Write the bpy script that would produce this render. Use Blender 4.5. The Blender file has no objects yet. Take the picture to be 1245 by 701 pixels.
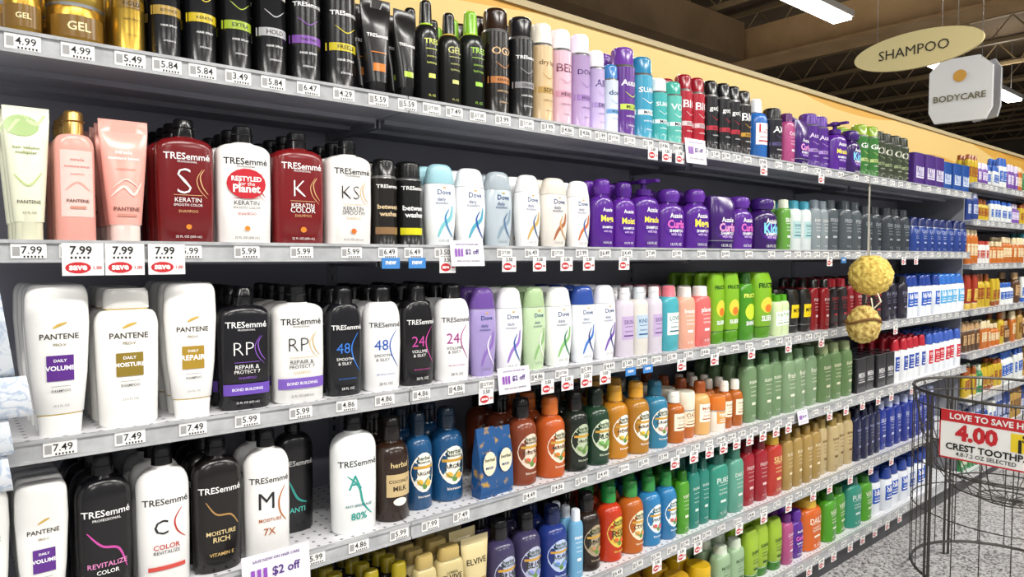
import bpy, math, random
from mathutils import Vector, Matrix
random.seed(11)
SC = bpy.context.scene
SC.view_settings.view_transform = 'Standard'
SC.view_settings.look = 'None'

# ------------------------------------------------------------ camera solve
F = 850.0; TH = math.atan(1015/F); C, S = math.cos(TH), math.sin(TH)
PITCH = math.atan(38.5/F); CP, SP = math.cos(PITCH), math.sin(PITCH)
D, H = 1.314, 1.30
def along(px, y=0.0, z=1.3):
    """metres along the gondola for a measured photo column, at depth y / height z"""
    u = (px-622.5)/F; Yt = D+y; dz = z-H
    return (C*Yt + u*(CP*S*Yt - SP*dz)) / (S - u*CP*C)

# ------------------------------------------------------------ materials
MATS = {}
def lin(c): return c/12.92 if c <= .04045 else ((c+.055)/1.055)**2.4
def rgb(h): return tuple(lin(int(h[i:i+2], 16)/255) for i in (0, 2, 4))
def mat(h, rough=.22, metal=0.0, emit=0.0, name=None):
    k = (h, rough, metal, emit)
    if k in MATS: return MATS[k]
    m = bpy.data.materials.new(name or f"plastic_{h}"); m.use_nodes = True
    b = m.node_tree.nodes['Principled BSDF']
    b.inputs['Base Color'].default_value = (*rgb(h), 1)
    b.inputs['Roughness'].default_value = rough
    b.inputs['Metallic'].default_value = metal
    if emit:
        b.inputs['Emission Color'].default_value = (*rgb(h), 1)
        b.inputs['Emission Strength'].default_value = emit
    MATS[k] = m
    return m
def M(x):
    if isinstance(x, str):
        if x.endswith('m'): return mat(x[:6], .28, .85)
        if x.endswith('p'): return mat(x[:6], .6)
        return mat(x)
    return x
def nodemat(name, rough=.5):
    m = bpy.data.materials.new(name); m.use_nodes = True
    nt = m.node_tree; b = nt.nodes['Principled BSDF']; b.inputs['Roughness'].default_value = rough
    return m, nt, b
def noisy(name, c1, c2, scale, rough=.5, detail=3, pos=(.35, .65), const=False, metal=0, bump=0):
    m, nt, b = nodemat(name, rough); b.inputs['Metallic'].default_value = metal
    tc = nt.nodes.new('ShaderNodeTexCoord'); n = nt.nodes.new('ShaderNodeTexNoise'); r = nt.nodes.new('ShaderNodeValToRGB')
    n.inputs['Scale'].default_value = scale; n.inputs['Detail'].default_value = detail
    r.color_ramp.elements[0].position = pos[0]; r.color_ramp.elements[1].position = pos[1]
    r.color_ramp.elements[0].color = (*rgb(c1), 1); r.color_ramp.elements[1].color = (*rgb(c2), 1)
    if const: r.color_ramp.interpolation = 'CONSTANT'
    nt.links.new(tc.outputs['Object'], n.inputs['Vector']); nt.links.new(n.outputs['Fac'], r.inputs['Fac'])
    nt.links.new(r.outputs['Color'], b.inputs['Base Color'])
    if bump:
        bp = nt.nodes.new('ShaderNodeBump'); bp.inputs['Strength'].default_value = bump
        nt.links.new(n.outputs['Fac'], bp.inputs['Height']); nt.links.new(bp.outputs['Normal'], b.inputs['Normal'])
    return m

# ------------------------------------------------------------ text cache
TXT = {}
def text_geo(s, bold=.012):
    k = (s, bold)
    if k in TXT: return TXT[k]
    cu = bpy.data.curves.new('t', 'FONT'); cu.body = s; cu.align_x = 'CENTER'; cu.align_y = 'CENTER'
    cu.resolution_u = 2; cu.offset = bold
    ob = bpy.data.objects.new('t', cu); SC.collection.objects.link(ob)
    bpy.context.view_layer.update()
    me = bpy.data.meshes.new_from_object(ob.evaluated_get(bpy.context.evaluated_depsgraph_get()))
    vs = [(v.co.x, v.co.y) for v in me.vertices]; fs = [tuple(p.vertices) for p in me.polygons]
    bpy.data.objects.remove(ob); bpy.data.curves.remove(cu); bpy.data.meshes.remove(me)
    if not vs: vs = [(0, 0), (1, 0), (0, 1)]
    x0 = min(v[0] for v in vs); x1 = max(v[0] for v in vs); y0 = min(v[1] for v in vs); y1 = max(v[1] for v in vs)
    w = max(x1-x0, 1e-4); cx = (x0+x1)/2; cy = (y0+y1)/2
    vs = [((x-cx)/w, (y-cy)/w) for x, y in vs]
    TXT[k] = (vs, fs, (y1-y0)/w)
    return TXT[k]

# ------------------------------------------------------------ mesh builder
class MB:
    def __init__(s): s.V = []; s.Fc = []; s.Mi = []; s.Sm = []; s.mats = []
    def mi(s, m):
        m = M(m)
        if m not in s.mats: s.mats.append(m)
        return s.mats.index(m)
    def add(s, vs, fs, m, smooth=False):
        o = len(s.V); k = s.mi(m); s.V += [tuple(v) for v in vs]
        for f in fs:
            s.Fc.append(tuple(i+o for i in f)); s.Mi.append(k); s.Sm.append(smooth)
    def box(s, x0, x1, y0, y1, z0, z1, m):
        vs = [(x, y, z) for z in (z0, z1) for y in (y0, y1) for x in (x0, x1)]
        s.add(vs, [(0, 2, 3, 1), (4, 5, 7, 6), (0, 1, 5, 4), (2, 6, 7, 3), (0, 4, 6, 2), (1, 3, 7, 5)], m)
    def tube(s, pts, r, m, n=6, closed=False):
        pts = [Vector(p) for p in pts]; L = len(pts); vs = []; fs = []
        for i, p in enumerate(pts):
            a = pts[(i-1) % L] if (closed or i > 0) else p
            b = pts[(i+1) % L] if (closed or i < L-1) else p
            t = (b-a).normalized() if (b-a).length > 1e-9 else Vector((0, 0, 1))
            up = Vector((0, 0, 1)) if abs(t.z) < .9 else Vector((1, 0, 0))
            e1 = t.cross(up).normalized(); e2 = t.cross(e1)
            for j in range(n):
                q = 2*math.pi*j/n; vs.append(p+e1*(r*math.cos(q))+e2*(r*math.sin(q)))
        for i in range(L if closed else L-1):
            for j in range(n):
                fs.append((i*n+j, i*n+(j+1) % n, ((i+1) % L)*n+(j+1) % n, ((i+1) % L)*n+j))
        if not closed: fs += [tuple(range(n)), tuple((L-1)*n+j for j in range(n))]
        s.add(vs, fs, m, True)
    def text(s, t, org, ex, ey, width, m, bold=.012):
        vs, fs, r = text_geo(t, bold); o = Vector(org); ex = Vector(ex); ey = Vector(ey)
        s.add([o+ex*(x*width)+ey*(y*width) for x, y in vs], fs, m)
    def poly(s, pts, m): s.add(pts, [tuple(range(len(pts)))], m)
    def mesh(s, name):
        me = bpy.data.meshes.new(name); me.from_pydata(s.V, [], s.Fc)
        for m in s.mats: me.materials.append(m)
        me.polygons.foreach_set('material_index', s.Mi); me.polygons.foreach_set('use_smooth', s.Sm)
        me.update()
        try: me.set_sharp_from_angle(angle=math.radians(42))
        except Exception: pass
        return me
    def obj(s, name, parent=None, loc=(0, 0, 0)):
        return link(name, s.mesh(name), parent, loc)
def link(name, data, parent=None, loc=(0, 0, 0), rz=0):
    o = bpy.data.objects.new(name, data); SC.collection.objects.link(o)
    o.location = loc; o.rotation_euler = (0, 0, rz)
    if parent:
        o.parent = parent
        o.matrix_parent_inverse = parent_mat(parent).inverted()
    return o
def parent_mat(p): return Matrix.Translation(p.location) @ Matrix.Rotation(p.rotation_euler[2], 4, 'Z')

# ------------------------------------------------------------ bottle shapes (z/h, a, b(0=round), n, colour key, mode)
K = {
 'tres': [(0,.9,.88,3,'b'),(.015,.97,.98,3,'b'),(.35,1,1,3.4,'b'),(.76,1,1,3.4,'b'),(.845,.42,.62,2.6,'b','D'),(.855,.38,0,2,'c'),(.985,.35,0,2,'c'),(1,.28,0,2,'c')],
 'tresoval': [(0,.84,.86,2.4,'b'),(.02,.93,.95,2.4,'b'),(.45,1,1,2.5,'b'),(.66,.98,1,2.5,'b'),(.84,.56,.8,2.2,'b','D'),(.845,.5,0,2,'c'),(.95,.47,0,2,'c'),(1,.25,0,2,'c','D')],
 'big': [(0,.88,.88,2.5,'b'),(.02,.97,.97,2.5,'b'),(.4,1,1,2.6,'b'),(.7,1,1,2.6,'b'),(.84,.46,.6,2.2,'b','D'),(.86,.34,0,2,'b'),(.865,.4,0,2,'c'),(.975,.38,0,2,'c'),(1,.3,0,2,'c')],
 'pcond': [(0,.66,.8,2.8,'c'),(.13,.72,.86,2.8,'c'),(.135,.69,.84,2.8,'g'),(.145,.75,.9,2.9,'b'),(.4,.9,.98,3,'b'),(.74,1,1,3.2,'b'),(.9,.98,.94,3.2,'b'),(1,.74,.6,3,'b','D')],
 'pshamp': [(0,.84,.88,3,'b'),(.02,.92,.95,3,'b'),(.35,.96,1,3.2,'b'),(.72,1,1,3.2,'b'),(.84,.74,.8,3,'b','D'),(.845,.66,.72,3,'g'),(.855,.72,.78,3,'c'),(.97,.7,.76,3,'c'),(1,.62,.66,3,'c')],
 'tube': [(0,.56,.9,2.2,'c'),(.02,.6,.96,2.2,'c'),(.15,.6,.96,2.2,'c'),(.155,.66,1,2.2,'b'),(.4,.78,.85,2.2,'b'),(.7,.92,.5,2.3,'b'),(.9,1,.14,2.6,'b'),(.905,1.0,.09,3,'b'),(1,1,.07,3,'b')],
 'rose': [(0,.9,.9,2.6,'b'),(.02,1,1,2.6,'b'),(.72,1,1,2.6,'b'),(.82,.62,.75,2.2,'b','D'),(.825,.5,0,2,'c'),(.985,.5,0,2,'c'),(1,.42,0,2,'c')],
 'dove': [(0,.7,.78,2.3,'b'),(.02,.8,.86,2.3,'b'),(.28,.94,.98,2.4,'b'),(.52,1,1,2.4,'b'),(.75,.93,.94,2.4,'b'),(.755,.91,.92,2.4,'g'),(.762,.93,.93,2.4,'c'),(.9,.8,.8,2.3,'c'),(1,.35,.35,2.2,'c','D')],
 'aussie': [(0,.82,.85,2.3,'b'),(.02,.93,.95,2.3,'b'),(.3,1,1,2.4,'b'),(.56,.98,.98,2.4,'b'),(.74,.55,.7,2.2,'b','D'),(.78,.46,0,2,'b'),(.785,.52,0,2,'c'),(.88,.6,0,2,'c'),(.95,.54,0,2,'c'),(1,.25,0,2,'c','D')],
 'can': [(0,.95,0,2,'9a9a9am'),(.012,1,0,2,'9a9a9am'),(.016,.985,0,2,'b'),(.2,.985,0,2,'b'),(.77,.985,0,2,'b'),(.772,1,0,2,'9a9a9am'),(.785,.97,0,2,'9a9a9am'),(.8,.88,0,2,'c'),(.95,.84,0,2,'c'),(1,.45,0,2,'c','D')],
 'spray': [(0,.93,0,2,'b'),(.015,1,0,2,'b'),(.62,1,0,2,'b'),(.76,.6,0,2,'b','D'),(.765,.55,0,2,'g'),(.78,.52,0,2,'c'),(.96,.46,0,2,'c'),(1,.25,0,2,'c','D')],
 'herbal': [(0,.9,0,2,'b'),(.02,1,0,2,'b'),(.6,1,0,2,'b'),(.76,.5,0,2,'b','D'),(.78,.46,0,2,'b'),(.785,.55,0,2,'c'),(.8,.56,0,2,'c'),(.97,.52,0,2,'c'),(1,.44,0,2,'c')],
 'slim': [(0,.88,.9,2.6,'b'),(.02,.98,1,2.6,'b'),(.4,1,1,2.6,'b'),(.7,.98,1,2.6,'b'),(.83,.6,.8,2.4,'b','D'),(.835,.54,.8,2.3,'c'),(.985,.5,.74,2.3,'c'),(1,.42,.6,2.3,'c')],
 'fruc': [(0,.78,.84,2.6,'c'),(.02,.84,.9,2.6,'c'),(.16,.88,.94,2.6,'c'),(.165,.86,.9,2.6,'g'),(.18,.9,.96,2.6,'b'),(.55,1,1,2.8,'b'),(.86,.97,.9,3,'b'),(.97,.9,.6,3,'b'),(1,.75,.4,3,'b','D')],
 'jar': [(0,.9,0,2,'b'),(.04,1,0,2,'b'),(.55,1,0,2,'b'),(.58,.96,0,2,'g'),(.62,1.02,0,2,'c'),(.95,1.02,0,2,'c'),(1,.94,0,2,'c')],
 'hs': [(0,.84,.88,2.5,'b'),(.02,.92,.95,2.5,'b'),(.5,1,1,2.5,'b'),(.72,.9,.92,2.4,'b'),(.725,.88,.9,2.4,'g'),(.74,.88,.9,2.4,'c'),(.9,.72,.75,2.3,'c'),(1,.4,.45,2.2,'c','D')],
 'pump': [(0,.88,.88,2.5,'b'),(.02,.98,.98,2.5,'b'),(.6,1,1,2.6,'b'),(.74,.5,.65,2.2,'b','D'),(.76,.34,0,2,'b'),(.765,.4,0,2,'c'),(.85,.4,0,2,'c'),(.855,.14,0,2,'c'),(.93,.14,0,2,'c'),(.935,.34,0,2,'c'),(.985,.34,0,2,'c'),(1,.26,0,2,'c')],
 'carton': [(0,.98,.98,14,'b'),(.006,1,1,14,'b'),(.7,1,1,14,'b'),(.985,1,1,14,'b'),(.99,.985,.97,14,'g'),(1,.985,.97,14,'b')],
}
MESHC = {}
def bottle_mesh(p, w):
    w = round(w, 3)
    key = (p['id'], w)
    if key in MESHC: return MESHC[key]
    h = p['h']; d = w*p['dr']; cols = {'b': p['b'], 'c': p['c'], 'g': p['g']}
    pr = []
    for e in K[p['k']]:
        a = e[1]*w/2; b = e[2]*d/2 if e[2] else a
        if p['k'] in ('can', 'spray', 'herbal', 'jar'): b = a
        z = e[0]*h
        if len(e) > 5 and pr:
            z0, a0, b0, n0, c0 = pr[-1]
            for i in range(1, 7):
                q = i/6*math.pi/2
                pr.append((z0+(z-z0)*math.sin(q), a+(a0-a)*math.cos(q), b+(b0-b)*math.cos(q), n0+(e[3]-n0)*i/6, c0 if i < 6 else cols.get(e[4], e[4])))
        else: pr.append((z, a, b, e[3], cols.get(e[4], e[4])))
    mb = MB(); N = 32
    for (z, a, b, n, c) in pr:
        for j in range(N):
            t = 2*math.pi*(j+.5)/N; ct, st = math.cos(t), math.sin(t)
            mb.V.append((a*math.copysign(abs(ct)**(2/n), ct), b*math.copysign(abs(st)**(2/n), st), z))
    for i in range(len(pr)-1):
        k = mb.mi(pr[i][4])
        for j in range(N):
            mb.Fc.append((i*N+j, i*N+(j+1) % N, (i+1)*N+(j+1) % N, (i+1)*N+j)); mb.Mi.append(k); mb.Sm.append(True)
    mb.Fc.append(tuple(range(N-1, -1, -1))); mb.Mi.append(mb.mi(pr[0][4])); mb.Sm.append(False)
    L = len(pr)-1
    mb.Fc.append(tuple(L*N+j for j in range(N))); mb.Mi.append(mb.mi(pr[-1][4])); mb.Sm.append(False)
    if p['k'] == 'pump':
        mb.box(-w*.09, w*.09, -d*.75, 0, h*.945, h*.985, p['c'])
    if p['k'] in ('tres', 'big', 'rose', 'herbal'):   # flip-lid seam lip
        z = h*.925; r = w/2*(.39 if p['k'] in ('tres', 'big') else .56)
        mb.tube([(r*math.cos(q*math.pi/8), r*math.sin(q*math.pi/8), z) for q in range(16)], .0009, p['c'], 4, True)
    def surf(x, z, off):
        for i in range(len(pr)-1):
            if pr[i][0] <= z <= pr[i+1][0] and pr[i+1][0] > pr[i][0]:
                t = (z-pr[i][0])/(pr[i+1][0]-pr[i][0])
                a = pr[i][1]+(pr[i+1][1]-pr[i][1])*t; b = pr[i][2]+(pr[i+1][2]-pr[i][2])*t; n = pr[i][3]+(pr[i+1][3]-pr[i][3])*t
                break
        else: a, b, n = pr[-1][1], pr[-1][2], pr[-1][3]
        q = min(.97, abs(x)/a); x = math.copysign(min(abs(x), a*.985), x)
        return (x, -b*(1-q**n)**(1/n)-off, z)
    for li, e in enumerate(p['lab']):
        off = .0007+.00022*li
        if e[0] == 'r':
            _, u, v, wf, hf, c = e; nx, nz = (10 if wf > .5 else 5), 4
            vs = [surf((u+wf*(i/nx-.5))*w, (v+hf*(j/nz-.5))*h, off) for j in range(nz+1) for i in range(nx+1)]
            fs = [(j*(nx+1)+i, j*(nx+1)+i+1, (j+1)*(nx+1)+i+1, (j+1)*(nx+1)+i) for j in range(nz) for i in range(nx)]
            mb.add(vs, fs, c, True)
        elif e[0] == 'e':
            _, u, v, wf, hf, c = e; vs = [surf(u*w, v*h, off)]; fs = []
            for rr in (.5, 1):
                for j in range(18):
                    q = j/18*2*math.pi; vs.append(surf((u+rr*wf/2*math.cos(q))*w, v*h+rr*hf/2*h*math.sin(q), off))
            for j in range(18):
                k2 = (j+1) % 18; fs.append((0, 1+j, 1+k2)); fs.append((1+j, 19+j, 19+k2, 1+k2))
            mb.add(vs, fs, c, True)
        elif e[0] == 't':
            _, s, u, v, wf, c = e[:6]; vs, fs, r = text_geo(s, e[6] if len(e) > 6 else .012)
            mb.add([surf(u*w+x*wf*w, v*h+y*wf*w, off) for x, y in vs], fs, c)
        elif e[0] == 'p':
            _, pts, th, c = e; P = []
            for i in range(len(pts)-1):      # catmull-rom
                p0 = pts[max(i-1, 0)]; p1 = pts[i]; p2 = pts[i+1]; p3 = pts[min(i+2, len(pts)-1)]
                for q in range(6):
                    t = q/6
                    P.append([.5*(2*p1[k]+(p2[k]-p0[k])*t+(2*p0[k]-5*p1[k]+4*p2[k]-p3[k])*t*t+(-p0[k]+3*p1[k]-3*p2[k]+p3[k])*t**3) for k in (0, 1)])
            P.append(list(pts[-1])); Q = [(a*w, b*h) for a, b in P]; vs = []
            for i, q in enumerate(Q):
                a = Q[max(i-1, 0)]; b = Q[min(i+1, len(Q)-1)]; dx, dz = b[0]-a[0], b[1]-a[1]; l = math.hypot(dx, dz) or 1
                tw = th*w*(.25+.75*math.sin(math.pi*(i+.5)/len(Q)))
                vs += [surf(q[0]-dz/l*tw/2, q[1]+dx/l*tw/2, off), surf(q[0]+dz/l*tw/2, q[1]-dx/l*tw/2, off)]
            mb.add(vs, [(2*i, 2*i+1, 2*i+3, 2*i+2) for i in range(len(Q)-1)], c, True)
    me = mb.mesh(p['nm']+'_mesh'); MESHC[key] = me
    return me

PID = [0]
def P(k, b, c, h, dr=.6, lab=(), g='b8bcc0m', nm='shampoo_bottle'):
    PID[0] += 1
    return dict(id=PID[0], k=k, b=b, c=c, h=h, dr=dr, lab=list(lab), g=g, nm=nm)

# ------------------------------------------------------------ label designs
BK, WH = '0c0c0e', 'f3f3f1'
def LT(tc, acc, big, l1, l2, extra=()):
    return [('t', 'TRESemmé', 0, .695, .8, tc, .012), ('t', 'PROFESSIONAL', 0, .652, .34, tc, 0), ('p', [(.3,.6),(.22,.54),(.26,.46),(.36,.4)], .022, acc), ('p', [(.26,.6),(.16,.52),(.2,.44),(.34,.37)], .016, acc),
            ('t', big, -.06, .5, .15*len(big)+.09, tc, -.02), ('r', 0, .39, .5, .004, acc), ('t', l1, 0, .352, .46, tc, 0), ('t', l2, 0, .312, .5, tc, 0),
            ('t', 'SHAMPOO', 0, .262, .34, acc, 0), ('t', '22 FL OZ (650 mL)', 0, .06, .45, tc, 0)]+list(extra)
def LW(tc, acc, num, l1):
    return [('t', 'TRESemmé', 0, .63, .82, tc, .01), ('p', [(.3,.58),(.12,.47),(.14,.36),(.34,.22)], .035, acc), ('t', num, -.12, .44, .36, acc, .0),
            ('t', l1, -.08, .34, .44, tc, 0), ('t', '& SILKY', -.08, .3, .36, tc, 0), ('t', '48H FRIZZ CONTROL', 0, .16, .5, acc, 0), ('t', '28 FL OZ', 0, .07, .36, tc, 0)]
def LP(col, word, l2='PRO-V'):
    return [('t', 'PANTENE', 0, .66, .6, '3a3428', .012), ('p', [(-.1,.715),(.0,.735),(.12,.75)], .05, 'c9a94e'), ('t', l2, 0, .605, .2, '8a7a50'),
            ('r', 0, .45, .42, .17, col), ('t', word, 0, .45, .46, 'ffffff', .025), ('t', 'DAILY', 0, .5, .2, 'ffffff'), ('r', 0, .33, .3, .003, '777777'), ('t', 'SHAMPOO', 0, .3, .3, '555555'), ('t', '25.4 FL OZ', 0, .2, .25, '777777', 0)]
def LD(c1, c2, tc='1c3f7a'):
    return [('t', 'Dove', 0, .66, .44, tc, .012), ('e', 0, .715, .12, .02, 'c8a860'), ('p', [(-.2,.12),(-.06,.26),(.2,.36),(.26,.5)], .12, c1), ('p', [(.3,.12),(.1,.24),(.02,.36),(.14,.46)], .06, c2),
            ('t', 'daily', -.1, .57, .26, tc, 0), ('t', 'moisture', -.08, .53, .4, tc, 0), ('t', '12 FL OZ', 0, .08, .34, '777777', 0)]
def LA(word, acc='f2e05a', tc='ffffff'):
    return [('e', 0, .36, .78, .34, '4a1a86'), ('t', 'Aussie', 0, .56, .45, tc), ('t', word, 0, .42, .6, acc, .03), ('t', 'SHAMPOO', 0, .31, .5, tc), ('t', 'with kelp', 0, .25, .4, 'd8b8f0'), ('t', '13.5 FL OZ', 0, .09, .4, tc, 0)]
def LH(word, f1='e8a040', f2='f4f0e4'):
    return [('e', 0, .4, .84, .42, f2), ('t', 'herbal', 0, .55, .46, '2f4a2a', .02), ('t', 'essences', 0, .505, .5, '2f4a2a'), ('r', 0, .455, .7, .03, 'c89a3c'), ('t', word, 0, .39, .6, '3a3a2a', .01),
            ('e', -.16, .3, .2, .06, f1), ('e', .14, .285, .22, .07, f1), ('e', 0, .25, .16, .05, '5f8a3a'), ('p', [(-.3,.34),(-.1,.27),(.1,.33),(.28,.36)], .04, '5f8a3a'), ('t', 'bio:renew', 0, .15, .46, f2)]
def LC(acc, tc='ffffff', word='TRESemmé', w2='MEGA HOLD'):
    return [('t', word, 0, .6, .8, tc, .01), ('r', 0, .34, .94, .06, acc), ('t', w2, 0, .34, .5, '111111', .01), ('p', [(-.3,.5),(0,.45),(.3,.5)], .03, acc), ('t', 'HAIR SPRAY', 0, .24, .5, tc, 0), ('t', 'STRONG 4', 0, .14, .36, tc, 0)]
WORDS = ['CARE', 'SILK', 'FRESH', 'NATUREL', 'REPAIR', 'CURL', 'MOIST', 'PURE', 'SHINE', 'DAILY']
def LG(lc, tc, word=None, v=.42, hh=.34):
    word = word or random.choice(WORDS)
    return [('r', 0, v, .78, hh, lc), ('t', word, 0, v+hh*.25, .58, tc, .012), ('r', 0, v+.02, .5, .008, tc), ('t', 'SHAMPOO', 0, v-.05, .5, tc, 0), ('r', 0, v-hh*.33, .6, .02, tc)]
def LX(tc, word=None):
    word = word or random.choice(WORDS)
    return [('t', word, 0, .6, .6, tc, .012), ('r', 0, .53, .5, .006, tc), ('t', 'SHAMPOO', 0, .46, .42, tc, 0), ('t', 'hydrating', 0, .4, .42, tc, 0), ('r', 0, .28, .3, .04, tc), ('t', 'FL OZ', 0, .1, .3, tc, 0)]

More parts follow.
